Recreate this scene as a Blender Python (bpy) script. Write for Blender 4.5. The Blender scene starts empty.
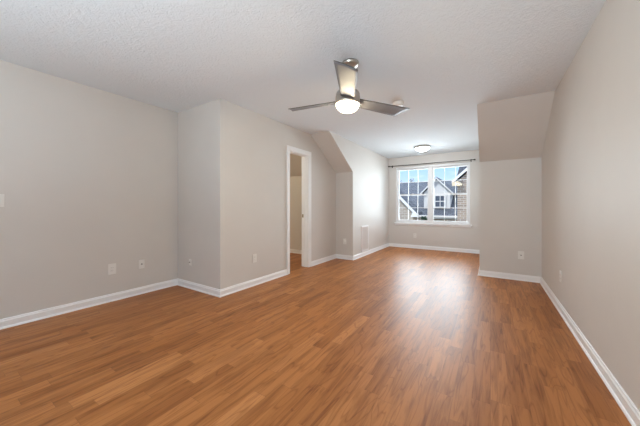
import bpy, bmesh, math, random
from mathutils import Vector, Matrix
random.seed(7)
scene = bpy.context.scene
COL = scene.collection
PI = math.pi
R = math.radians

# ------------------------------------------------------------------ camera
F_PX, YAW, HORIZON, EYE = 264.957, 0.57125, 206.2, 1.1129
cam_data = bpy.data.cameras.new('camera')
cam = bpy.data.objects.new('camera', cam_data)
COL.objects.link(cam)
cam_data.sensor_fit = 'HORIZONTAL'
cam_data.sensor_width = 36.0
cam_data.lens = F_PX / 640 * 36
cam_data.shift_y = -(213 - HORIZON) / 640
cam_data.clip_start = 0.02
cam_data.clip_end = 300
cam.location = (0, 0, EYE)
cam.rotation_euler = (PI / 2, 0, YAW)
scene.camera = cam

# ------------------------------------------------------------------ render look
scene.view_settings.view_transform = 'Standard'
scene.view_settings.look = 'None'
scene.view_settings.gamma = 1.0
scene.view_settings.use_curve_mapping = False
SKY_GLARE, SKY_BASE, REAR_W, FRONT_W, FAN_E, FLUSH_E, CLOSET_W, BOUNCE_W, EXPO = 4.0, 1.15, 24, 46, 76, 46, 22, 64, 0.26
scene.view_settings.exposure = EXPO
scene.cycles.use_denoising = True
scene.cycles.max_bounces = 12
scene.cycles.diffuse_bounces = 8
scene.cycles.caustics_reflective = False
scene.cycles.caustics_refractive = False
scene.cycles.sample_clamp_indirect = 6.0
scene.cycles.sample_clamp_direct = 12.0

# room dimensions (metres): X across, Y into the room, Z up
H = 2.44
XL, XA, XB, XC, XR = -3.735, -2.793, -2.388, -0.146, 0.627
YREAR, YC, Y0, Y1, Y2 = -2.6, 2.077, 4.014, 4.971, 7.252
ZS = 1.822
T = 0.14                    # wall thickness
XFAR = -5.4                 # far side of the closet

# ------------------------------------------------------------------ sky
world = bpy.data.worlds.new('sky')
scene.world = world
world.use_nodes = True
nt = world.node_tree
nt.nodes.clear()
def N(tree, kind, **kw):
    n = tree.nodes.new(kind)
    for k, v in kw.items():
        setattr(n, k, v)
    return n
def ramp(tree, stops, fac=None, interp='LINEAR'):
    n = N(tree, 'ShaderNodeValToRGB')
    cr = n.color_ramp
    cr.interpolation = interp
    while len(cr.elements) < len(stops):
        cr.elements.new(0.5)
    for e, (p, c) in zip(cr.elements, stops):
        e.position = p
        e.color = (*c, 1) if len(c) == 3 else c
    if fac is not None:
        tree.links.new(fac, n.inputs['Fac'])
    return n
def mathn(tree, op, a, b=None, c=None):
    n = N(tree, 'ShaderNodeMath', operation=op)
    for i, v in enumerate((a, b, c)):
        if v is None:
            continue
        if isinstance(v, (int, float)):
            n.inputs[i].default_value = v
        else:
            tree.links.new(v, n.inputs[i])
    return n.outputs[0]
def mixc(tree, fac, a, b, mode='MIX'):
    n = N(tree, 'ShaderNodeMix', data_type='RGBA', blend_type=mode)
    for sock, v in ((n.inputs[0], fac), (n.inputs[6], a), (n.inputs[7], b)):
        if isinstance(v, (int, float)):
            sock.default_value = v
        elif isinstance(v, tuple):
            sock.default_value = (*v, 1)
        else:
            tree.links.new(v, sock)
    return n.outputs[2]

tc = N(nt, 'ShaderNodeTexCoord')
sep = N(nt, 'ShaderNodeSeparateXYZ')
nt.links.new(tc.outputs['Generated'], sep.inputs[0])
blue = ramp(nt, [(0.0, (0.75, 0.86, 1.0)), (0.12, (0.42, 0.64, 1.0)), (0.22, (0.20, 0.40, 0.85)), (1.0, (0.12, 0.25, 0.6))], sep.outputs['Z'])
cmap = N(nt, 'ShaderNodeMapping')
cmap.inputs['Scale'].default_value = (7, 7, 26)
nt.links.new(tc.outputs['Generated'], cmap.inputs[0])
cn = N(nt, 'ShaderNodeTexNoise')
cn.inputs['Scale'].default_value = 1.0
cn.inputs['Detail'].default_value = 5
nt.links.new(cmap.outputs[0], cn.inputs['Vector'])
cloud = ramp(nt, [(0.46, (0, 0, 0)), (0.68, (1, 1, 1))], cn.outputs['Fac'])
skyc = mixc(nt, cloud.outputs[0], blue.outputs[0], (0.95, 0.97, 1.0))
# bright veiled-sun side of the sky: high up, beyond the window wall
up = N(nt, 'ShaderNodeMapRange', interpolation_type='SMOOTHSTEP')
nt.links.new(sep.outputs['Z'], up.inputs['Value'])
up.inputs['From Min'].default_value = 0.15
up.inputs['From Max'].default_value = 0.85
side = N(nt, 'ShaderNodeMapRange', interpolation_type='SMOOTHSTEP')
nt.links.new(sep.outputs['Y'], side.inputs['Value'])
side.inputs['From Min'].default_value = -0.05
side.inputs['From Max'].default_value = 0.40
gstr = mathn(nt, 'MULTIPLY', mathn(nt, 'MULTIPLY', up.outputs[0], side.outputs[0]), SKY_GLARE)
bg1 = N(nt, 'ShaderNodeBackground')
nt.links.new(skyc, bg1.inputs['Color'])
bg1.inputs['Strength'].default_value = SKY_BASE
bg2 = N(nt, 'ShaderNodeBackground')
bg2.inputs['Color'].default_value = (0.95, 0.985, 1.0, 1)
nt.links.new(gstr, bg2.inputs['Strength'])
adds = N(nt, 'ShaderNodeAddShader')
nt.links.new(bg1.outputs[0], adds.inputs[0])
nt.links.new(bg2.outputs[0], adds.inputs[1])
wo = N(nt, 'ShaderNodeOutputWorld')
nt.links.new(adds.outputs[0], wo.inputs['Surface'])

# sun high behind this building, on the houses across
sun = bpy.data.lights.new('sun', 'SUN')
sun.energy = 2.6 * (SKY_BASE > 0)
sun.angle = R(3)
sun.color = (1.0, 0.95, 0.88)
sun_o = bpy.data.objects.new('sun', sun)
COL.objects.link(sun_o)
sun_o.rotation_euler = Vector((-0.35, -0.62, 0.80)).to_track_quat('Z', 'Y').to_euler()

# front window daylight, plus added rear and ceiling fill
def area(name, loc, rot, sx, sy, power, color=(1, 1, 1), portal=False, spread=180):
    d = bpy.data.lights.new(name, 'AREA')
    d.shape = 'RECTANGLE'
    d.size, d.size_y = sx, sy
    d.energy = power
    d.color = color
    d.spread = R(spread)
    if portal:
        d.cycles.is_portal = True
    o = bpy.data.objects.new(name, d)
    COL.objects.link(o)
    o.location = loc
    o.rotation_euler = rot
    return o
area('front_window_portal', ((-2.18 - 0.41) / 2, Y2 + T + 0.02, 1.42), (-PI / 2, 0, 0), 1.8, 1.55, 1, portal=True)
area('front_window_daylight', (-1.295, Y2 + T + 0.06, 1.42), (-PI / 2, 0, 0), 1.8, 1.5, FRONT_W, (0.86, 0.99, 1.09), spread=95)
area('rear_fill_light', (-0.20, YREAR - T - 0.05, 1.42), (PI / 2 + R(14), 0, 0), 1.2, 1.5, REAR_W, (0.86, 0.99, 1.09), spread=75)  # added fill light, shining in through the invented rear window
area('ceiling_bounce_fill', (-1.1, -1.1, 1.0), (PI, 0, 0), 2.0, 1.5, BOUNCE_W, (0.85, 0.99, 1.08))  # added unseen fill, aimed up at the ceiling behind the camera
clo = bpy.data.lights.new('closet_lamp', 'POINT')
clo.energy = CLOSET_W
clo.color = (1.0, 0.86, 0.62)
clo.shadow_soft_size = 0.12
clo_o = bpy.data.objects.new('closet_lamp', clo)
COL.objects.link(clo_o)
clo_o.location = (-4.4, 3.2, 2.25)

# ------------------------------------------------------------------ materials
MATS = {}
def principled(name, color, rough=0.5, metal=0.0, spec=0.5):
    m = bpy.data.materials.new(name)
    m.use_nodes = True
    t = m.node_tree
    b = t.nodes['Principled BSDF']
    b.inputs['Base Color'].default_value = (*color, 1)
    b.inputs['Roughness'].default_value = rough
    b.inputs['Metallic'].default_value = metal
    b.inputs['Specular IOR Level'].default_value = spec
    MATS[name] = m
    return m, t, b
def objcoord(t):
    return N(t, 'ShaderNodeTexCoord').outputs['Object']
def add_bump(t, b, height, strength, dist):
    n = N(t, 'ShaderNodeBump')
    n.inputs['Strength'].default_value = strength
    n.inputs['Distance'].default_value = dist
    t.links.new(height, n.inputs['Height'])
    t.links.new(n.outputs[0], b.inputs['Normal'])
def noise(t, vec, scale, detail=3, rough=0.5, dist=0.0):
    n = N(t, 'ShaderNodeTexNoise')
    n.inputs['Scale'].default_value = scale
    n.inputs['Detail'].default_value = detail
    n.inputs['Roughness'].default_value = rough
    n.inputs['Distortion'].default_value = dist
    t.links.new(vec, n.inputs['Vector'])
    return n.outputs['Fac']

def paint(name, color, rough=0.6):
    m, t, b = principled(name, color, rough, spec=0.3)
    v = objcoord(t)
    add_bump(t, b, noise(t, v, 220, 2), 0.08, 0.002)
    big = noise(t, v, 2.5, 3)
    r = ramp(t, [(0.3, tuple(c * 0.985 for c in color)), (0.7, tuple(min(1, c * 1.015) for c in color))], big)
    t.links.new(r.outputs[0], b.inputs['Base Color'])
    return m
WALL = paint('greige_wall_paint', (0.68, 0.655, 0.622))
TRIM = paint('white_trim_paint', (0.90, 0.91, 0.92), 0.35)

m, t, b = principled('stomped_ceiling_texture', (0.81, 0.87, 0.92), 0.9, spec=0.2)
v = objcoord(t)
n1 = noise(t, v, 5.5, 4, 0.6, 1.2)
n2 = noise(t, v, 22, 4, 0.65, 2.0)
h_ = mathn(t, 'ADD', mathn(t, 'MULTIPLY', n1, 0.5), n2)
add_bump(t, b, h_, 0.6, 0.018)
CEIL = m

m, t, b = principled('oak_laminate', (0.4, 0.16, 0.05), 0.3, spec=0.22)
v = objcoord(t)
sx = N(t, 'ShaderNodeSeparateXYZ')
t.links.new(v, sx.inputs[0])
W_, L_ = 0.092, 0.62
row = mathn(t, 'FLOOR', mathn(t, 'DIVIDE', sx.outputs['X'], W_))
wn = N(t, 'ShaderNodeTexWhiteNoise', noise_dimensions='1D')
t.links.new(row, wn.inputs['W'])
along = mathn(t, 'ADD', mathn(t, 'DIVIDE', sx.outputs['Y'], L_), mathn(t, 'MULTIPLY', wn.outputs['Value'], 7.0))
seg = mathn(t, 'FLOOR', along)
cmb = N(t, 'ShaderNodeCombineXYZ')
t.links.new(row, cmb.inputs[0])
t.links.new(seg, cmb.inputs[1])
wn2 = N(t, 'ShaderNodeTexWhiteNoise', noise_dimensions='3D')
t.links.new(cmb.outputs[0], wn2.inputs['Vector'])
tone = wn2.outputs['Value']
# grain coordinates shift from block to block
sh = N(t, 'ShaderNodeVectorMath', operation='MULTIPLY_ADD')
t.links.new(wn2.outputs['Color'], sh.inputs[0])
sh.inputs[1].default_value = (3, 9, 5)
t.links.new(v, sh.inputs[2])
gm = N(t, 'ShaderNodeMapping')
gm.inputs['Scale'].default_value = (30, 2.4, 1)
t.links.new(sh.outputs[0], gm.inputs[0])
g1 = noise(t, gm.outputs[0], 1.0, 5, 0.6, 0.6)
gm2 = N(t, 'ShaderNodeMapping')
gm2.inputs['Scale'].default_value = (8, 0.75, 1)
t.links.new(sh.outputs[0], gm2.inputs[0])
ring = noise(t, gm2.outputs[0], 1.0, 2, 0.5, 0.4)
rings = mathn(t, 'ABSOLUTE', mathn(t, 'SINE', mathn(t, 'MULTIPLY', ring, 34.0)))
base = ramp(t, [(0.0, (0.33, 0.122, 0.036)), (0.3, (0.40, 0.154, 0.046)), (0.8, (0.44, 0.176, 0.056)), (1.0, (0.51, 0.215, 0.074))], tone)
grain = ramp(t, [(0.30, (0.48, 0.40, 0.35)), (0.56, (1.06, 1.06, 1.06))], g1)
c1 = mixc(t, 0.75, base.outputs[0], grain.outputs[0], 'MULTIPLY')
rr = ramp(t, [(0.0, (0.58, 0.48, 0.42)), (0.35, (1, 1, 1))], rings)
c2 = mixc(t, 0.6, c1, rr.outputs[0], 'MULTIPLY')
# fine joints
fx = mathn(t, 'FRACT', mathn(t, 'DIVIDE', sx.outputs['X'], W_ * 2))
fy = mathn(t, 'FRACT', along)
jx = mathn(t, 'LESS_THAN', fx, 0.012)
jy = mathn(t, 'LESS_THAN', fy, 0.004)
joint = mathn(t, 'MAXIMUM', jx, jy)
c3 = mixc(t, mathn(t, 'MULTIPLY', joint, 0.4), c2, (0.14, 0.06, 0.025))
t.links.new(c3, b.inputs['Base Color'])
rgh = mathn(t, 'ADD', mathn(t, 'MULTIPLY', g1, 0.10), 0.37)
t.links.new(rgh, b.inputs['Roughness'])
add_bump(t, b, mathn(t, 'SUBTRACT', g1, mathn(t, 'MULTIPLY', joint, 0.5)), 0.10, 0.002)
FLOOR = m

WHITE_PLASTIC = principled('white_plastic', (0.82, 0.81, 0.78), 0.35)[0]
IVORY_SLOT = principled('grey_slot', (0.25, 0.24, 0.22), 0.5)[0]
NICKEL = principled('brushed_nickel', (0.52, 0.49, 0.44), 0.32, 1.0)[0]
m, t, b = principled('satin_silver_blade', (0.22, 0.228, 0.255), 0.5, 0.2)
v = objcoord(t)
mp = N(t, 'ShaderNodeMapping'); mp.inputs['Scale'].default_value = (4, 160, 4)
t.links.new(v, mp.inputs[0])
add_bump(t, b, noise(t, mp.outputs[0], 1.0, 2), 0.05, 0.001)
BLADE = m
BLADE_EDGE = principled('dark_blade_edge', (0.05, 0.048, 0.045), 0.5)[0]
ROD = principled('dark_bronze_rod', (0.035, 0.028, 0.024), 0.4, 0.6)[0]
VINYL = principled('white_vinyl', (0.82, 0.83, 0.84), 0.35)[0]
VENT = principled('white_enamel', (0.90, 0.90, 0.91), 0.4)[0]
VENT_DARK = principled('painted_duct_shade', (0.50, 0.50, 0.51), 0.8)[0]
BRASS = principled('worn_brass', (0.35, 0.28, 0.17), 0.35, 0.9)[0]

def glow(name, color, strength):
    m = bpy.data.materials.new(name)
    m.use_nodes = True
    t = m.node_tree
    b = t.nodes['Principled BSDF']
    b.inputs['Base Color'].default_value = (0.9, 0.88, 0.84, 1)
    b.inputs['Roughness'].default_value = 0.3
    b.inputs['Emission Color'].default_value = (*color, 1)
    b.inputs['Emission Strength'].default_value = strength
    return m
FAN_GLOW = glow('lit_opal_fan_glass', (1.0, 0.85, 0.58), FAN_E)
FLUSH_GLOW = glow('lit_opal_ceiling_glass', (0.95, 1.0, 1.03), FLUSH_E)

m = bpy.data.materials.new('window_glass')
m.use_nodes = True
t = m.node_tree
t.nodes.clear()
tr = N(t, 'ShaderNodeBsdfTransparent')
tr.inputs[0].default_value = (0.97, 0.985, 0.98, 1)
gl = N(t, 'ShaderNodeBsdfGlossy')
gl.inputs['Roughness'].default_value = 0.0
fr = N(t, 'ShaderNodeFresnel')
fr.inputs[0].default_value = 1.35
mx = N(t, 'ShaderNodeMixShader')
geo = N(t, 'ShaderNodeNewGeometry')      # reflect on the outer skin of the pane only
t.links.new(mathn(t, 'MULTIPLY', fr.outputs[0], mathn(t, 'SUBTRACT', 1.0, geo.outputs['Backfacing'])), mx.inputs[0])
t.links.new(tr.outputs[0], mx.inputs[1])
t.links.new(gl.outputs[0], mx.inputs[2])
t.links.new(mx.outputs[0], N(t, 'ShaderNodeOutputMaterial').inputs[0])
GLASS = m

def brick_mat(name, c1, c2, mortar, axis):
    m, t, b = principled(name, c1, 0.85, spec=0.2)
    v = objcoord(t)
    s = N(t, 'ShaderNodeSeparateXYZ'); t.links.new(v, s.inputs[0])
    cmb = N(t, 'ShaderNodeCombineXYZ')
    t.links.new(mathn(t, 'ADD', s.outputs['X'], s.outputs['Y']), cmb.inputs[0])
    t.links.new(s.outputs['Z'], cmb.inputs[1])
    br = N(t, 'ShaderNodeTexBrick')
    br.inputs['Scale'].default_value = 1.0
    br.inputs['Brick Width'].default_value = 0.30
    br.inputs['Row Height'].default_value = 0.11
    br.inputs['Mortar Size'].default_value = 0.012
    br.inputs['Color1'].default_value = (*c1, 1)
    br.inputs['Color2'].default_value = (*c2, 1)
    br.inputs['Mortar'].default_value = (*mortar, 1)
    t.links.new(cmb.outputs[0], br.inputs['Vector'])
    t.links.new(br.outputs['Color'], b.inputs['Base Color'])
    return m
BRICK = brick_mat('tan_brick', (0.42, 0.32, 0.25), (0.28, 0.22, 0.19), (0.55, 0.51, 0.46), 'x')
BRICK_GREY = brick_mat('weathered_brick', (0.44, 0.38, 0.33), (0.33, 0.27, 0.24), (0.58, 0.55, 0.51), 'x')
m, t, b = principled('slate_shingles', (0.1, 0.11, 0.13), 1.0, spec=0.0)
v = objcoord(t)
s = N(t, 'ShaderNodeSeparateXYZ'); t.links.new(v, s.inputs[0])
cmb = N(t, 'ShaderNodeCombineXYZ')
t.links.new(s.outputs['X'], cmb.inputs[0])
t.links.new(mathn(t, 'ADD', s.outputs['Z'], mathn(t, 'MULTIPLY', s.outputs['Y'], 0.3)), cmb.inputs[1])
br = N(t, 'ShaderNodeTexBrick')
br.inputs['Brick Width'].default_value = 0.30
br.inputs['Row Height'].default_value = 0.13
br.inputs['Mortar Size'].default_value = 0.010
br.inputs['Scale'].default_value = 1.0
br.inputs['Color1'].default_value = (0.17, 0.19, 0.225, 1)
br.inputs['Color2'].default_value = (0.12, 0.135, 0.165, 1)
br.inputs['Mortar'].default_value = (0.05, 0.055, 0.07, 1)
t.links.new(cmb.outputs[0], br.inputs['Vector'])
t.links.new(br.outputs['Color'], b.inputs['Base Color'])
SHINGLE = m
m, t, b = principled('white_siding', (0.78, 0.79, 0.80), 0.6, spec=0.3)
v = objcoord(t)
s = N(t, 'ShaderNodeSeparateXYZ'); t.links.new(v, s.inputs[0])
saw = mathn(t, 'FRACT', mathn(t, 'DIVIDE', s.outputs['Z'], 0.14))
add_bump(t, b, saw, 0.6, 0.02)
SIDING = m
DARK_PANE = principled('reflective_dark_pane', (0.09, 0.12, 0.17), 0.12)[0]
BARK = principled('grey_bark', (0.10, 0.085, 0.075), 0.9)[0]
m, t, b = principled('evergreen_foliage', (0.05, 0.11, 0.07), 0.8)
r = ramp(t, [(0.3, (0.025, 0.07, 0.045)), (0.7, (0.09, 0.18, 0.11))], noise(t, objcoord(t), 9, 4))
t.links.new(r.outputs[0], b.inputs['Base Color'])
FOLIAGE = m
m, t, b = principled('lawn', (0.10, 0.13, 0.05), 0.95)
r = ramp(t, [(0.3, (0.09, 0.11, 0.045)), (0.7, (0.17, 0.18, 0.08))], noise(t, objcoord(t), 0.6, 6))
t.links.new(r.outputs[0], b.inputs['Base Color'])
LAWN = m

# ------------------------------------------------------------------ mesh helpers
def bx(bm, x0, x1, y0, y1, z0, z1, mi=0):
    vs = [bm.verts.new((x, y, z)) for x in (x0, x1) for y in (y0, y1) for z in (z0, z1)]
    for q in ((0, 1, 3, 2), (4, 6, 7, 5), (0, 4, 5, 1), (2, 3, 7, 6), (0, 2, 6, 4), (1, 5, 7, 3)):
        f = bm.faces.new([vs[i] for i in q]); f.material_index = mi
    return vs
def prism(bm, pts, axis, a, b_, mi=0):
    """extrude a 2-D polygon along an axis; pts are the other two coordinates in order"""
    def mk(p, w):
        if axis == 'x': return (w, p[0], p[1])
        if axis == 'y': return (p[0], w, p[1])
        return (p[0], p[1], w)
    lo = [bm.verts.new(mk(p, a)) for p in pts]
    hi = [bm.verts.new(mk(p, b_)) for p in pts]
    n = len(pts)
    fs = [bm.faces.new(lo[::-1]), bm.faces.new(hi)]
    for i in range(n):
        fs.append(bm.faces.new((lo[i], lo[(i + 1) % n], hi[(i + 1) % n], hi[i])))
    for f in fs: f.material_index = mi
    return fs
def lathe(bm, prof, seg=40, cx=0, cy=0, mi=0, smooth=True):
    rings = []
    for (r, z) in prof:
        if r < 1e-6:
            rings.append([bm.verts.new((cx, cy, z))])
        else:
            rings.append([bm.verts.new((cx + r * math.cos(2 * PI * i / seg), cy + r * math.sin(2 * PI * i / seg), z)) for i in range(seg)])
    for a, b_ in zip(rings, rings[1:]):
        for i in range(seg):
            j = (i + 1) % seg
            if len(a) == 1 and len(b_) == 1: continue
            if len(a) == 1: f = bm.faces.new((a[0], b_[i], b_[j]))
            elif len(b_) == 1: f = bm.faces.new((a[i], a[j], b_[0]))
            else: f = bm.faces.new((a[i], a[j], b_[j], b_[i]))
            f.smooth = smooth; f.material_index = mi
def tube(bm, p0, p1, r0, r1=None, seg=12, cap=True):
    r1 = r0 if r1 is None else r1
    p0, p1 = Vector(p0), Vector(p1)
    d = (p1 - p0).normalized()
    u = d.orthogonal().normalized(); w = d.cross(u)
    A = [bm.verts.new(p0 + (u * math.cos(2 * PI * i / seg) + w * math.sin(2 * PI * i / seg)) * r0) for i in range(seg)]
    B = [bm.verts.new(p1 + (u * math.cos(2 * PI * i / seg) + w * math.sin(2 * PI * i / seg)) * r1) for i in range(seg)]
    for i in range(seg):
        f = bm.faces.new((A[i], A[(i + 1) % seg], B[(i + 1) % seg], B[i])); f.smooth = True
    if cap:
        bm.faces.new(A[::-1]); bm.faces.new(B)
def obj(name, bm, mats, parent=None, bevel=0.0, loc=None):
    bmesh.ops.recalc_face_normals(bm, faces=bm.faces)
    me = bpy.data.meshes.new(name)
    bm.to_mesh(me); bm.free()
    for mm in (mats if isinstance(mats, (list, tuple)) else [mats]):
        me.materials.append(mm)
    o = bpy.data.objects.new(name, me)
    COL.objects.link(o)
    if parent is not None: o.parent = parent
    if loc is not None: o.location = loc
    if bevel:
        mod = o.modifiers.new('bevel', 'BEVEL')
        mod.width = bevel; mod.segments = 2; mod.limit_method = 'ANGLE'; mod.angle_limit = R(40)
    return o
def NB(): return bmesh.new()
def thing(name, label, cat, loc=(0, 0, 0), rotz=0, group=None):
    o = bpy.data.objects.new(name, None)
    COL.objects.link(o)
    o.empty_display_size = 0.1
    o.location = loc; o.rotation_euler = (0, 0, rotz)
    o['label'] = label; o['category'] = cat
    if group: o['group'] = group
    return o
def struct(name, bm, m, parent=None, bevel=0.0, label=None):
    o = obj(name, bm, m, parent, bevel)
    if parent is None:
        o['kind'] = 'structure'
    if label: o['label'] = label
    return o
def box_struct(name, *a, m=WALL, label=None):
    bm = NB(); bx(bm, *a)
    return struct(name, bm, m, label=label)

# ------------------------------------------------------------------ room shell
struct('floor', (lambda bm: (bx(bm, XFAR - T, XR + T, YREAR - T, Y2 + T, -0.2, 0), bm)[1])(NB()), FLOOR, label='glossy reddish oak laminate floor of narrow blocks')
bm = NB()
bx(bm, XFAR - T, XR + T, YREAR - T, Y2 + T, H, H + 0.2)
struct('ceiling', bm, CEIL, label='white stomp-textured flat ceiling')
bm = NB(); bx(bm, XL - T, XL, YREAR, YC, 0, H)
struct('wall_left', bm, WALL, label='long greige wall at the left with two low plates')
bm = NB(); bx(bm, XFAR, XA, YC, YC + T, 0, H)
struct('wall_alcove', bm, WALL, label='narrow greige return wall facing the camera left of the doorway wall')
# wall with the doorway
DY0, DY1, DZ = 3.400, 3.960, 2.045
bm = NB()
bx(bm, XA - T, XA, YC + T, DY0, 0, H)
bx(bm, XA - T, XA, DY1, Y1, 0, H)
bx(bm, XA - T, XA, DY0, DY1, DZ, H)
struct('wall_doorway', bm, WALL, label='greige wall with the open doorway')
CH = 0.016
bm = NB(); bx(bm, XFAR, XB - CH, Y1, Y1 + T, 0, ZS + 0.15)
struct('wall_knee_left', bm, WALL, label='narrow greige wall under the left ceiling slope')
bm = NB(); prism(bm, [(Y0, H), (Y1 + T, H), (Y1 + T, ZS), (Y1, ZS)], 'x', XA, XB - CH)
struct('ceiling_slope_left', bm, WALL, label='greige sloping ceiling right of the doorway')
bm = NB(); prism(bm, [(Y0, H), (Y1 + T, H), (Y1 + T, ZS), (Y1, ZS)], 'x', XFAR, XA - T)
struct('ceiling_slope_closet', bm, WALL, label='sloping ceiling inside the room beyond the doorway')
bm = NB(); prism(bm, [(Y1, 0), (Y2, 0), (Y2, H), (Y0, H), (Y1, ZS)], 'x', XB - CH, XB)
struct('wall_dormer_left', bm, WALL, label='left side wall of the window recess')
bm = NB(); prism(bm, [(Y1, 0), (Y2, 0), (Y2, H), (Y0, H), (Y1, ZS)], 'x', XC, XC + CH)
struct('wall_dormer_right', bm, WALL, label='right side wall of the window recess')
bm = NB(); bx(bm, XC + CH, XR, Y1, Y1 + T, 0, ZS + 0.15)
struct('wall_knee_right', bm, WALL, label='greige wall under the right ceiling slope')
bm = NB(); prism(bm, [(Y0, H), (Y1 + T, H), (Y1 + T, ZS), (Y1, ZS)], 'x', XC + CH, XR)
struct('ceiling_slope_right', bm, WALL, label='greige sloping ceiling beside the right wall')
bm = NB(); bx(bm, XR, XR + T, YREAR, Y1 + T, 0, H)
struct('wall_right', bm, WALL, label='long greige wall at the right')
bm = NB(); bx(bm, XFAR - T, XFAR, YC, Y1 + T, 0, H)
struct('wall_closet', bm, WALL)
# window wall
WX0, WX1, WZ0, WZ1 = -2.180, -0.405, 0.665, 2.165
bm = NB()
bx(bm, XB - T, WX0, Y2, Y2 + T, 0, H)
bx(bm, WX1, XC + T, Y2, Y2 + T, 0, H)
bx(bm, WX0, WX1, Y2, Y2 + T, 0, WZ0)
bx(bm, WX0, WX1, Y2, Y2 + T, WZ1, H)
struct('wall_window', bm, WALL, label='greige end wall holding the double window')
# rear wall; its window behind the camera is added to admit fill light
RX0, RX1, RZ0, RZ1 = -0.85, 0.45, 0.67, 2.17
bm = NB()
bx(bm, XL - T, RX0, YREAR - T, YREAR, 0, H)
bx(bm, RX1, XR + T, YREAR - T, YREAR, 0, H)
bx(bm, RX0, RX1, YREAR - T, YREAR, 0, RZ0)
bx(bm, RX0, RX1, YREAR - T, YREAR, RZ1, H)
struct('wall_rear', bm, WALL)

# ------------------------------------------------------------------ baseboards
BH, BT = 0.088, 0.014
def baseboard(name, p0, p1, m0, m1):
    """from p0 to p1 along a wall, room on the left-hand side; m = +1 outer corner, -1 inner corner, 0 square"""
    p0, p1 = Vector((*p0, 0)), Vector((*p1, 0))
    d = (p1 - p0).normalized(); n = Vector((-d.y, d.x, 0))
    prof = [(0, 0), (BT + 0.010, 0), (BT + 0.009, 0.008), (BT + 0.004, 0.015), (BT, 0.018), (BT, BH - 0.022), (BT - 0.005, BH - 0.014), (BT - 0.006, BH - 0.004), (BT - 0.009, BH), (0, BH)]
    bm = NB()
    A = [bm.verts.new(p0 + n * o_ - d * (o_ * m0) + Vector((0, 0, z))) for o_, z in prof]
    B = [bm.verts.new(p1 + n * o_ + d * (o_ * m1) + Vector((0, 0, z))) for o_, z in prof]
    k = len(prof)
    bm.faces.new(A[::-1]); bm.faces.new(B)
    for i in range(k):
        bm.faces.new((A[i], A[(i + 1) % k], B[(i + 1) % k], B[i]))
    return struct(name, bm, TRIM)
CW = 0.062   # casing width
baseboard('baseboard_left', (XL, YC), (XL, YREAR), -1, 0)
baseboard('baseboard_alcove', (XA, YC), (XL, YC), 1, -1)
baseboard('baseboard_doorway_near', (XA, DY0 - CW), (XA, YC), 0, 1)
baseboard('baseboard_doorway_far', (XA, Y1), (XA, DY1 + CW), -1, 0)
baseboard('baseboard_knee_left', (XB, Y1), (XA, Y1), 1, -1)
baseboard('baseboard_dormer_left', (XB, Y2), (XB, Y1), -1, 1)
baseboard('baseboard_window', (XC, Y2), (XB, Y2), -1, -1)
baseboard('baseboard_dormer_right', (XC, Y1), (XC, Y2), 1, -1)
baseboard('baseboard_knee_right', (XR, Y1), (XC, Y1), -1, 1)
baseboard('baseboard_right', (XR, YREAR), (XR, Y1), 0, -1)
baseboard('baseboard_closet', (XA - T, Y1), (XFAR, Y1), -1, 0)

# ------------------------------------------------------------------ doorway
JT = 0.018
bm = NB()                      # jamb lining: two sides and head
bx(bm, XA - T - 0.004, XA + 0.004, DY0, DY0 + JT, 0, DZ)
bx(bm, XA - T - 0.004, XA + 0.004, DY1 - JT, DY1, 0, DZ)
bx(bm, XA - T - 0.004, XA + 0.004, DY0 + JT, DY1 - JT, DZ - JT, DZ)
door = struct('door_1', bm, TRIM, bevel=0.002, label='open doorway with white casing and no door')
def casing(side, x_in, x_out):
    a, b_ = sorted((x_in, x_out))
    bm = NB()
    bx(bm, a, b_, DY0 - CW, DY0 + 0.006, 0, DZ + CW)
    bx(bm, a, b_, DY1 - 0.006, DY1 + CW, 0, DZ + CW)
    bx(bm, a, b_, DY0 + 0.006, DY1 - 0.006, DZ - 0.006, DZ + CW)
    # raised back band round the outside
    s_ = 0.005 if x_out > x_in else -0.005
    a2, b2 = sorted((x_out, x_out + s_))
    bx(bm, a2, b2, DY0 - CW, DY0 - CW + 0.018, 0, DZ + CW)
    bx(bm, a2, b2, DY1 + CW - 0.018, DY1 + CW, 0, DZ + CW)
    bx(bm, a2, b2, DY0 - CW + 0.018, DY1 + CW - 0.018, DZ + CW - 0.018, DZ + CW)
    return struct('door_casing', bm, TRIM, door, 0.003)
casing('room', XA, XA + 0.016)
casing('closet', XA - T, XA - T - 0.016)
bm = NB()                      # door stop strips
bx(bm, XA - 0.075, XA - 0.040, DY0 + JT, DY0 + JT + 0.010, 0, DZ - JT)
bx(bm, XA - 0.075, XA - 0.040, DY1 - JT - 0.010, DY1 - JT, 0, DZ - JT)
bx(bm, XA - 0.075, XA - 0.040, DY0 + JT + 0.010, DY1 - JT - 0.010, DZ - JT - 0.010, DZ - JT)
struct('door_stop', bm, TRIM, door)
bm = NB()
bx(bm, XA - 0.128, XA - 0.102, DY1 - JT - 0.003, DY1 - JT, 0.905, 0.965)
struct('strike_plate', bm, BRASS, door, 0.001, label='small brass strike plate')

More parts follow.
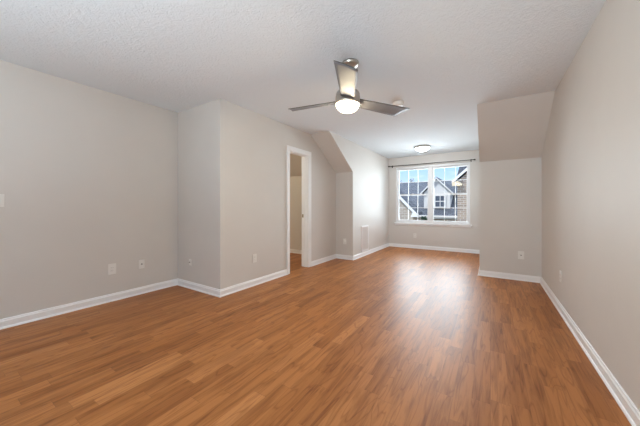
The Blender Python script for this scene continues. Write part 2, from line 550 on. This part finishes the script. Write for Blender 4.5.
# ------------------------------------------------------------------ window
def window(name, x0, x1, z0, z1, yin, s, label=None, full=True):
    """s = +1: outside is towards +Y"""
    def Y(a, b_): return tuple(sorted((yin + s * a, yin + s * b_)))
    fw = 0.045
    bm = NB()
    bx(bm, x0, x0 + fw, *Y(-0.004, 0.11), z0, z1)
    bx(bm, x1 - fw, x1, *Y(-0.004, 0.11), z0, z1)
    bx(bm, x0 + fw, x1 - fw, *Y(-0.004, 0.11), z1 - fw, z1)
    bx(bm, x0 + fw, x1 - fw, *Y(-0.004, 0.11), z0, z0 + fw)
    xm = (x0 + x1) / 2
    bx(bm, xm - 0.045, xm + 0.045, *Y(0.0, 0.11), z0 + fw, z1 - fw)
    win = struct(name, bm, VINYL, bevel=0.003, label=label)
    zm = (z0 + z1) / 2
    for (a, b_) in ((x0 + fw, xm - 0.045), (xm + 0.045, x1 - fw)):
        for (c, d_, ya, yb) in ((zm - 0.018, z1 - fw, 0.055, 0.085), (z0 + fw, zm + 0.018, 0.020, 0.050)):
            sw = 0.030
            bm = NB()
            bx(bm, a, a + sw, *Y(ya, yb), c, d_)
            bx(bm, b_ - sw, b_, *Y(ya, yb), c, d_)
            bx(bm, a + sw, b_ - sw, *Y(ya, yb), c, c + 0.036)
            bx(bm, a + sw, b_ - sw, *Y(ya, yb), d_ - 0.036, d_)
            sash = obj('sash', bm, VINYL, win, 0.002)
            ym = (ya + yb) / 2
            bm = NB()
            bx(bm, a + sw - 0.004, b_ - sw + 0.004, *Y(ym - 0.002, ym + 0.002), c + 0.030, d_ - 0.030)
            obj('pane', bm, GLASS, sash)
            bm = NB()
            gw = 0.006
            w_ = (b_ - a - 2 * sw)
            for k in (1, 2):
                xc = a + sw + w_ * k / 3
                bx(bm, xc - gw, xc + gw, *Y(ym - 0.009, ym + 0.009), c + 0.036, d_ - 0.036)
            zc = (c + d_) / 2
            bx(bm, a + sw, b_ - sw, *Y(ym - 0.0085, ym + 0.0085), zc - gw, zc + gw)
            obj('grille', bm, VINYL, sash)
        if full:
            bm = NB()
            bx(bm, (a + b_) / 2 - 0.03, (a + b_) / 2 + 0.03, *Y(0.012, 0.040), zm + 0.018, zm + 0.030)
            obj('sash_lock', bm, VINYL, win, 0.002)
    bm = NB()
    bx(bm, x0 - 0.035, x1 + 0.035, *Y(-0.035, 0.0), z0 - 0.022, z0 + 0.004)
    obj('window_sill', bm, TRIM, win, 0.003)
    bm = NB()
    bx(bm, x0 - 0.02, x1 + 0.02, *Y(-0.014, 0.0), z0 - 0.060, z0 - 0.022)
    obj('sill_apron', bm, TRIM, win, 0.003)
    return win
window('window_1', WX0, WX1, WZ0, WZ1, Y2, 1, 'white double window with two pairs of gridded sashes')
window('added_rear_window', RX0, RX1, RZ0, RZ1, YREAR, -1, full=False)  # added unseen window, an opening for the rear fill light

# ------------------------------------------------------------------ curtain rod
rx0, rx1 = -2.335, -0.325
rod = thing('curtain_rod', 'thin dark curtain rod without curtains above the double window', 'curtain rod', ((rx0 + rx1) / 2, Y2 - 0.075, 2.205))
hw = (rx1 - rx0) / 2
bm = NB(); tube(bm, (-hw, 0, 0), (0.12, 0, 0), 0.009); tube(bm, (0.10, 0, 0), (hw, 0, 0), 0.0075)
obj('pole', bm, ROD, rod)
for s_ in (-1, 1):
    bm = NB()
    tube(bm, (s_ * hw, 0, 0), (s_ * (hw + 0.012), 0, 0), 0.013)
    tube(bm, (s_ * (hw + 0.012), 0, 0), (s_ * (hw + 0.035), 0, 0), 0.018, 0.014)
    obj('finial', bm, ROD, rod, 0.002)
for x_ in (-hw + 0.06, hw - 0.06):
    bm = NB()
    bx(bm, x_ - 0.010, x_ + 0.010, 0.069, 0.075, -0.035, 0.03)
    bx(bm, x_ - 0.005, x_ + 0.005, 0.0, 0.070, -0.020, -0.011)
    bx(bm, x_ - 0.006, x_ + 0.006, -0.012, 0.012, -0.014, -0.006)
    obj('bracket', bm, ROD, rod)

# ------------------------------------------------------------------ ceiling fan
FX, FY = -1.091, 2.217
# the rotor hangs a little off plumb and off the centre of its canopy
TILT = Matrix.Translation((-0.014, -0.027, -0.357)) @ Vector((0, 0, 1)).rotation_difference(Vector((0.0364, 0.0026, 1)).normalized()).to_matrix().to_4x4() @ Matrix.Translation((0, 0, 0.368))
fan = thing('ceiling_fan', 'brushed nickel three-blade ceiling fan with a lit round opal light', 'ceiling fan', (FX, FY, H))
bm = NB(); lathe(bm, [(0, 0), (0.078, 0), (0.078, -0.010), (0.075, -0.022), (0.060, -0.034), (0.030, -0.040), (0, -0.040)])
obj('canopy', bm, NICKEL, fan)
bm = NB(); tube(bm, (0, 0, -0.035), (-0.013, -0.025, -0.29), 0.0125, seg=20)
obj('downrod', bm, NICKEL, fan)
bm = NB(); lathe(bm, [(0, -0.235), (0.022, -0.235), (0.026, -0.25), (0.030, -0.275), (0.070, -0.285), (0.098, -0.300), (0.108, -0.318), (0.110, -0.345), (0.112, -0.350), (0.112, -0.392), (0.116, -0.398), (0.116, -0.412), (0.106, -0.416), (0, -0.416)], 56)
obj('motor_housing', bm, NICKEL, fan).matrix_local = TILT @ Matrix.Translation((0, 0, 0.012))
bm = NB()
prof = [(0.106, -0.412)]
for k in range(1, 13):
    a = k / 12 * PI / 2
    prof.append((0.106 * math.cos(a), -0.414 - 0.074 * math.sin(a)))
prof[-1] = (0, prof[-1][1])
lathe(bm, prof, 56)
obj('light_dome', bm, FAN_GLOW, fan).matrix_local = TILT @ Matrix.Translation((0, 0, 0.012))
def blade_bm():
    bm = NB()
    n = 16
    rows = []
    for i in range(n + 1):
        u = i / n
        w0 = 0.118 + 0.047 * u
        xh = 0.085 + u * (0.665 - 0.085)      # long, raised side
        xl = 0.085 + u * (0.605 - 0.085)
        row = []
        for j in range(7):
            q = j / 6
            x = xh + (xl - xh) * q
            y = (q - 0.5) * w0
            camber = 0.006 * (1 - (2 * q - 1) ** 2)
            row.append((x, y, -y * math.tan(R(13)) + camber))
        rows.append(row)
    th = 0.006
    top = [[bm.verts.new((x, y, z + th / 2)) for x, y, z in r_] for r_ in rows]
    bot = [[bm.verts.new((x, y, z - th / 2)) for x, y, z in r_] for r_ in rows]
    for i in range(n):
        for j in range(6):
            for g, rev in ((top, 0), (bot, 1)):
                q = [g[i][j], g[i + 1][j], g[i + 1][j + 1], g[i][j + 1]]
                f = bm.faces.new(q[::-1] if rev else q); f.smooth = True
    def edge(a, b_, c, d_):
        f = bm.faces.new((a, b_, c, d_)); f.material_index = 1
    for i in range(n):
        for j in (0, 6):
            edge(top[i][j], top[i + 1][j], bot[i + 1][j], bot[i][j])
    for j in range(6):
        for i in (0, n):
            edge(top[i][j], top[i][j + 1], bot[i][j + 1], bot[i][j])
    return bm
first = None
for deg in (263, 24, 152):
    a = R(deg) + YAW
    if first is None:
        first = obj('blade', blade_bm(), [BLADE, BLADE_EDGE], fan)
        bl = first
    else:
        bl = first.copy(); COL.objects.link(bl); bl.parent = fan
    bl.matrix_local = TILT @ Matrix.Translation((0, 0, -0.368)) @ Matrix.Rotation(a, 4, 'Z')

# ------------------------------------------------------------------ flush light and smoke detector
fl = thing('ceiling_light', 'lit white dome light flush on the ceiling before the window', 'ceiling light', (-1.27, 6.19, H))
bm = NB(); lathe(bm, [(0, 0), (0.165, 0), (0.170, -0.006), (0.170, -0.026), (0.160, -0.036), (0.142, -0.038), (0, -0.038)], 56)
obj('base_ring', bm, NICKEL, fl)
bm = NB()
lathe(bm, [(0.142, -0.034), (0.138, -0.050), (0.124, -0.070), (0.100, -0.088), (0.070, -0.101), (0.036, -0.109), (0.0, -0.112)], 56)
obj('glass_dome', bm, FLUSH_GLOW, fl)

sd = thing('smoke_detector', 'small round white smoke detector on the ceiling behind a fan blade', 'smoke detector', (-0.992, 3.40, H))
bm = NB(); lathe(bm, [(0, 0), (0.070, 0), (0.070, -0.012), (0.064, -0.016), (0, -0.016)], 40)
obj('base', bm, WHITE_PLASTIC, sd)
bm = NB(); lathe(bm, [(0.060, -0.014), (0.060, -0.030), (0.050, -0.042), (0.026, -0.046), (0, -0.046)], 40)
obj('cover', bm, WHITE_PLASTIC, sd)

# ------------------------------------------------------------------ wall plates (front faces -Y before turning)
def plate_bm(w, h):
    bm = NB()
    bx(bm, -w / 2, w / 2, -0.006, 0, -h / 2, h / 2)
    return bm
def plate(kind, name, label, cat, loc, rz, w=0.074, h=0.118, group=None):
    t_ = thing(name, label, cat, loc, rz, group)
    obj('cover_plate', plate_bm(w, h), WHITE_PLASTIC, t_, 0.002)
    if kind == 'duplex':
        for zc in (-0.020, 0.020):
            bm = NB()
            prism(bm, [(0.017 * math.cos(a) , zc + max(-0.0125, min(0.0125, 0.017 * math.sin(a)))) for a in [2 * PI * i / 20 for i in range(20)]], 'y', -0.0085, -0.005)
            rec = obj('receptacle', bm, WHITE_PLASTIC, t_)
            for q in ((-0.0075, -0.0055, -0.002, 0.006), (0.0055, 0.0075, -0.002, 0.005), (-0.002, 0.002, -0.0095, -0.0055)):
                bm = NB(); bx(bm, q[0], q[1], -0.0090, -0.0080, zc + q[2], zc + q[3])
                obj('slot', bm, IVORY_SLOT, rec)
    elif kind == 'rocker':
        bm = NB(); bx(bm, -0.0165, 0.0165, -0.0085, -0.005, -0.033, 0.033)
        rec = obj('receptacle', bm, WHITE_PLASTIC, t_, 0.0015)
        for zc in (-0.018, 0.014):
            for xa_ in (-0.0075, 0.0050):
                bm = NB(); bx(bm, xa_, xa_ + 0.0025, -0.0090, -0.0080, zc - 0.003, zc + 0.007)
                obj('slot', bm, IVORY_SLOT, rec)
    elif kind == 'coax':
        bm = NB(); tube(bm, (0, -0.004, 0), (0, -0.010, 0), 0.0095, seg=6); tube(bm, (0, -0.009, 0), (0, -0.018, 0), 0.0055, seg=14)
        obj('connector', bm, IVORY_SLOT, t_)
    elif kind == 'switch':
        bm = NB(); bx(bm, -0.0055, 0.0055, -0.008, -0.005, -0.012, 0.012)
        sw_ = obj('toggle_slot', bm, WHITE_PLASTIC, t_)
        bm = NB(); prism(bm, [(-0.006, -0.002), (-0.018, 0.008), (-0.018, 0.013), (-0.006, 0.008)], 'x', -0.004, 0.004)
        obj('toggle', bm, WHITE_PLASTIC, sw_, 0.001)
    elif kind == 'plug':
        bm = NB()
        prism(bm, [(0.020 * math.cos(a), 0.012 + 0.024 * math.sin(a)) for a in [2 * PI * i / 24 for i in range(24)]], 'y', -0.040, -0.005)
        obj('plug_in_freshener', bm, WHITE_PLASTIC, t_, 0.006)
    if kind in ('duplex', 'switch', 'plug'):
        for zc in ((0,) if kind == 'duplex' else (-0.045, 0.045)):
            bm = NB(); tube(bm, (0, -0.005, zc), (0, -0.0072, zc), 0.0035, seg=10)
            obj('screw', bm, WHITE_PLASTIC, t_)
    return t_
E90 = PI / 2
plate('rocker', 'wall_outlet', 'white outlet plate low on the long left wall, nearest the camera', 'outlet', (XL, 1.296, 0.376), E90, 0.080, 0.124)
plate('coax', 'cable_plate', 'white cable plate with dark center jack low on the long left wall', 'cable plate', (XL, 1.609, 0.377), E90, 0.066, 0.112)
plate('coax', 'cable_plate', 'small white jack plate low on the narrow return wall beside the corner', 'cable plate', (-3.43, YC, 0.352), 0, 0.052, 0.086)
plate('duplex', 'wall_outlet', 'white outlet low on the wall left of the open doorway', 'outlet', (XA, 2.640, 0.380), E90)
plate('plug', 'wall_outlet', 'white outlet with a plug-in, under the left ceiling slope', 'outlet', (-2.575, Y1, 0.372), 0)
plate('coax', 'cable_plate', 'white cable plate under the right ceiling slope', 'cable plate', (0.387, Y1, 0.378), 0)
plate('duplex', 'wall_outlet', 'white outlet low on the long right wall', 'outlet', (XR, 3.723, 0.372), -E90)
plate('duplex', 'wall_outlet', 'faint white outlet below the double window', 'outlet', (-1.675, Y2, 0.335), 0)
plate('switch', 'light_switch', 'light switch at the left edge of the picture on the left wall', 'switch', (XL, 0.440, 1.165), E90)

# ------------------------------------------------------------------ return air grille
vy0, vy1, vz0, vz1 = 5.385, 5.795, 0.100, 0.675
vent = thing('return_air_vent', 'tall white return air grille low on the left wall of the window recess', 'vent', (XB, (vy0 + vy1) / 2, (vz0 + vz1) / 2), E90)
w2, h2 = (vy1 - vy0) / 2, (vz1 - vz0) / 2
bm = NB()
fwv = 0.035
bx(bm, -w2, -w2 + fwv, -0.012, 0, -h2, h2)
bx(bm, w2 - fwv, w2, -0.012, 0, -h2, h2)
bx(bm, -w2 + fwv, w2 - fwv, -0.012, 0, h2 - fwv, h2)
bx(bm, -w2 + fwv, w2 - fwv, -0.012, 0, -h2, -h2 + fwv)
obj('frame', bm, VENT, vent, 0.004)
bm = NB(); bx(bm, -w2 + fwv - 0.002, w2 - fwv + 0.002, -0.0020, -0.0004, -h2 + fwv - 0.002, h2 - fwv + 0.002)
obj('duct_shade_sheet', bm, VENT_DARK, vent)  # flat sheet behind the louvers; the duct's shade is put into its grey
nv = 16
for k in range(nv):
    xk = -w2 + fwv + (k + 0.5) * (2 * (w2 - fwv)) / nv
    bm = NB()
    prism(bm, [(xk - 0.008, -0.0025), (xk - 0.0065, -0.0025), (xk + 0.006, -0.011), (xk + 0.0045, -0.011)], 'z', -h2 + fwv, h2 - fwv)
    obj('louver', bm, VENT, vent)

# ------------------------------------------------------------------ outside: ground, houses, trees
GZ = -3.2
bm = NB(); bx(bm, -45, 35, Y2 + 3.0, 70, GZ - 0.3, GZ)
struct('ground', bm, LAWN)

# long house across the way
hs = thing('townhouse', 'grey roofed house with a white gabled dormer, straight across outside the window', 'house', (-3.2, 20.0, GZ))
def L(bm_, x=-3.2, y=20.0, z=GZ):
    bmesh.ops.translate(bm_, verts=bm_.verts, vec=(-x, -y, -z)); return bm_
bm = NB(); bx(bm, -14, 0.6, 20.0, 30.0, GZ, 0.35)
obj('wall', L(bm), BRICK, hs)
bm = NB(); prism(bm, [(19.72, 0.45), (25.0, 3.34), (30.3, 0.45), (30.3, 0.30), (25.0, 3.17), (19.72, 0.30)], 'x', -14.3, 0.9)
obj('roof', L(bm), SHINGLE, hs)
bm = NB(); bx(bm, -14.3, 0.9, 19.60, 19.72, 0.33, 0.47)
obj('gutter', L(bm), VINYL, hs, 0.02)
bm = NB(); bx(bm, -14.3, 0.9, 19.72, 20.0, 0.24, 0.30)
obj('soffit', L(bm), VINYL, hs)
bm = NB(); prism(bm, [(-4.10, 0.95), (-2.37, 0.95), (-2.37, 2.10), (-3.235, 2.98), (-4.10, 2.10)], 'y', 20.5, 24.0)
dw = obj('dormer_wall', L(bm), SIDING, hs, )
bm = NB()
prism(bm, [(-3.235, 3.22), (-4.36, 2.04), (-4.36, 1.92), (-3.235, 3.08)], 'y', 20.30, 24.5)
prism(bm, [(-3.235, 3.22), (-2.11, 2.04), (-2.11, 1.92), (-3.235, 3.08)], 'y', 20.30, 24.5)
obj('dormer_roof', L(bm), SHINGLE, hs)
bm = NB()
prism(bm, [(-3.235, 3.18), (-4.36, 2.01), (-4.36, 1.89), (-3.235, 3.05)], 'y', 20.24, 20.32)
prism(bm, [(-3.235, 3.18), (-2.11, 2.01), (-2.11, 1.89), (-3.235, 3.05)], 'y', 20.24, 20.32)
obj('dormer_rake_board', L(bm), VINYL, hs)
bm = NB()
wx0, wx1, wz0, wz1 = -3.38, -2.62, 1.00, 1.92
bx(bm, wx0, wx0 + 0.07, 20.42, 20.5, wz0, wz1); bx(bm, wx1 - 0.07, wx1, 20.42, 20.5, wz0, wz1)
bx(bm, wx0 + 0.07, wx1 - 0.07, 20.42, 20.5, wz1 - 0.08, wz1); bx(bm, wx0 + 0.07, wx1 - 0.07, 20.42, 20.5, wz0, wz0 + 0.08)
bx(bm, wx0 + 0.07, wx1 - 0.07, 20.43, 20.5, 1.43, 1.49)
bx(bm, (wx0 + wx1) / 2 - 0.02, (wx0 + wx1) / 2 + 0.02, 20.44, 20.5, wz0 + 0.08, wz1 - 0.08)
dwin = obj('dormer_window', L(bm), VINYL, hs)
bm = NB(); bx(bm, wx0 + 0.05, wx1 - 0.05, 20.46, 20.49, wz0 + 0.05, wz1 - 0.05)
obj('window_pane', L(bm), DARK_PANE, dwin)

# brick gable to the left
hl = thing('brick_gable_house', 'brick gable with a white rake board at the left edge of the window view', 'house', (-5.6, 17.0, GZ))
bm = NB(); prism(bm, [(-7.2, GZ), (-4.02, GZ), (-4.02, 0.75), (-5.6, 2.42), (-7.2, 0.75)], 'y', 17.0, 18.3)
obj('wall', L(bm, -5.6, 17.0), BRICK_GREY, hl)
bm = NB()
prism(bm, [(-5.6, 2.66), (-3.78, 0.72), (-3.78, 0.58), (-5.6, 2.48)], 'y', 16.75, 18.4)
prism(bm, [(-5.6, 2.66), (-7.42, 0.72), (-7.42, 0.58), (-5.6, 2.48)], 'y', 16.75, 18.4)
obj('roof', L(bm, -5.6, 17.0), SHINGLE, hl)
bm = NB()
prism(bm, [(-5.6, 2.64), (-3.76, 0.68), (-3.76, 0.50), (-5.6, 2.42)], 'y', 16.66, 16.78)
prism(bm, [(-5.6, 2.64), (-7.44, 0.68), (-7.44, 0.50), (-5.6, 2.42)], 'y', 16.66, 16.78)
obj('rake_board', L(bm, -5.6, 17.0), VINYL, hl)
bm = NB(); prism(bm, [(-4.10, 0.46), (-3.72, 0.46), (-3.72, 0.64), (-3.98, 0.76)], 'y', 16.62, 17.05)
obj('eave_return', L(bm, -5.6, 17.0), VINYL, hl)

# brick gable to the right
hr = thing('brick_tower_house', 'tan brick gable end with steep dark roof at the right edge of the window view', 'house', (0.9, 16.0, GZ))
bm = NB(); prism(bm, [(-1.49, GZ), (3.4, GZ), (3.4, 2.46), (0.95, 4.72), (-1.49, 2.46)], 'y', 16.0, 19.3)
obj('wall', L(bm, 0.9, 16.0), BRICK, hr)
bm = NB()
prism(bm, [(0.95, 4.98), (-1.72, 2.50), (-1.72, 2.38), (0.95, 4.80)], 'y', 15.82, 19.4)
prism(bm, [(0.95, 4.98), (3.62, 2.50), (3.62, 2.38), (0.95, 4.80)], 'y', 15.82, 19.4)
obj('roof', L(bm, 0.9, 16.0), SHINGLE, hr)
bm = NB()
prism(bm, [(0.95, 4.96), (-1.74, 2.48), (-1.74, 2.33), (0.95, 4.76)], 'y', 15.75, 15.83)
prism(bm, [(0.95, 4.96), (3.64, 2.48), (3.64, 2.33), (0.95, 4.76)], 'y', 15.75, 15.83)
obj('rake_board', L(bm, 0.9, 16.0), VINYL, hr)
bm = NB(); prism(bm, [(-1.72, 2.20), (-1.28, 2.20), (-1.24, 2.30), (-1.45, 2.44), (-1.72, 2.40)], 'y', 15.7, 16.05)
obj('eave_return', L(bm, 0.9, 16.0), principled('sun_tinted_trim', (0.80, 0.66, 0.48), 0.6)[0], hr)  # warm sunlight on the white trim is put into its colour
bm = NB()
A = [(-1.70, 16.9, 2.45), (4.0, 16.9, 2.45), (4.0, 19.4, 2.45), (-1.70, 19.4, 2.45)]
Bt = [(-1.05, 18.1, 5.6), (3.0, 18.1, 5.6), (3.0, 18.4, 5.6), (-1.05, 18.4, 5.6)]
va = [bm.verts.new(p_) for p_ in A]; vb = [bm.verts.new(p_) for p_ in Bt]
bm.faces.new(va); bm.faces.new(vb)
for i in range(4): bm.faces.new((va[i], va[(i + 1) % 4], vb[(i + 1) % 4], vb[i]))
obj('steep_roof', L(bm, 0.9, 16.0), SHINGLE, hr)

# bare tree behind the ridge
tree = thing('bare_tree', 'leafless grey tree rising behind the roof at the left of the window', 'tree', (-8.7, 33.0, GZ))
bm = NB(); bm2 = NB()
tube(bm, (0, 0, 0), (0.1, 0, 4.2), 0.22, 0.13, 10); tube(bm, (0.1, 0, 4.15), (-0.05, 0.1, 6.6), 0.13, 0.07, 10)
obj('trunk', bm, BARK, tree)
rnd = random.Random(3)
def branch(p, d, ln, r, depth):
    q = p + d * ln
    tube(bm2, p, q, r, r * 0.6, 6)
    if depth == 0: return
    for _ in range(3):
        nd = (d + Vector((rnd.uniform(-.8, .8), rnd.uniform(-.6, .6), rnd.uniform(-0.1, .5)))).normalized()
        branch(p + d * ln * rnd.uniform(0.5, 1.0), nd, ln * 0.66, r * 0.55, depth - 1)
for k in range(9):
    z_ = 3.6 + k * 0.35
    a = k * 2.4
    branch(Vector((0.08, 0, z_)), Vector((math.cos(a) * 0.8, math.sin(a) * 0.6, 0.75)).normalized(), 1.3 - k * 0.06, 0.06, 3)
obj('branches', bm2, BARK, tree)

# evergreen below the gutter
ev = thing('evergreen_tree', 'dark green evergreen top below the gutter across from the window', 'tree', (-3.80, 18.98, GZ))
bm = NB(); tube(bm, (0, 0, 0), (0, 0, 2.6), 0.12, 0.04, 10)
obj('trunk', bm, BARK, ev)
bm = NB()
rnd = random.Random(5)
for k in range(1500):
    z_ = rnd.uniform(0.5, 3.58)
    rr_ = 0.46 * (1 - ((z_ - 0.5) / 3.2) ** 2.4)
    a = rnd.uniform(0, 2 * PI); q = rr_ * math.sqrt(rnd.uniform(0.2, 1))
    c = Vector((q * math.cos(a), q * math.sin(a), z_))
    d = Vector((math.cos(a), math.sin(a), rnd.uniform(-0.1, 0.8))).normalized() * 0.16
    s_ = d.orthogonal().normalized() * 0.05
    u_ = d.cross(s_).normalized() * 0.03
    v4 = [bm.verts.new(c - s_), bm.verts.new(c + s_), bm.verts.new(c + d), bm.verts.new(c + d * 0.3 + u_)]
    bm.faces.new((v4[0], v4[1], v4[2])); bm.faces.new((v4[0], v4[3], v4[2])); bm.faces.new((v4[1], v4[2], v4[3])); bm.faces.new((v4[0], v4[1], v4[3]))
obj('foliage', bm, FOLIAGE, ev)
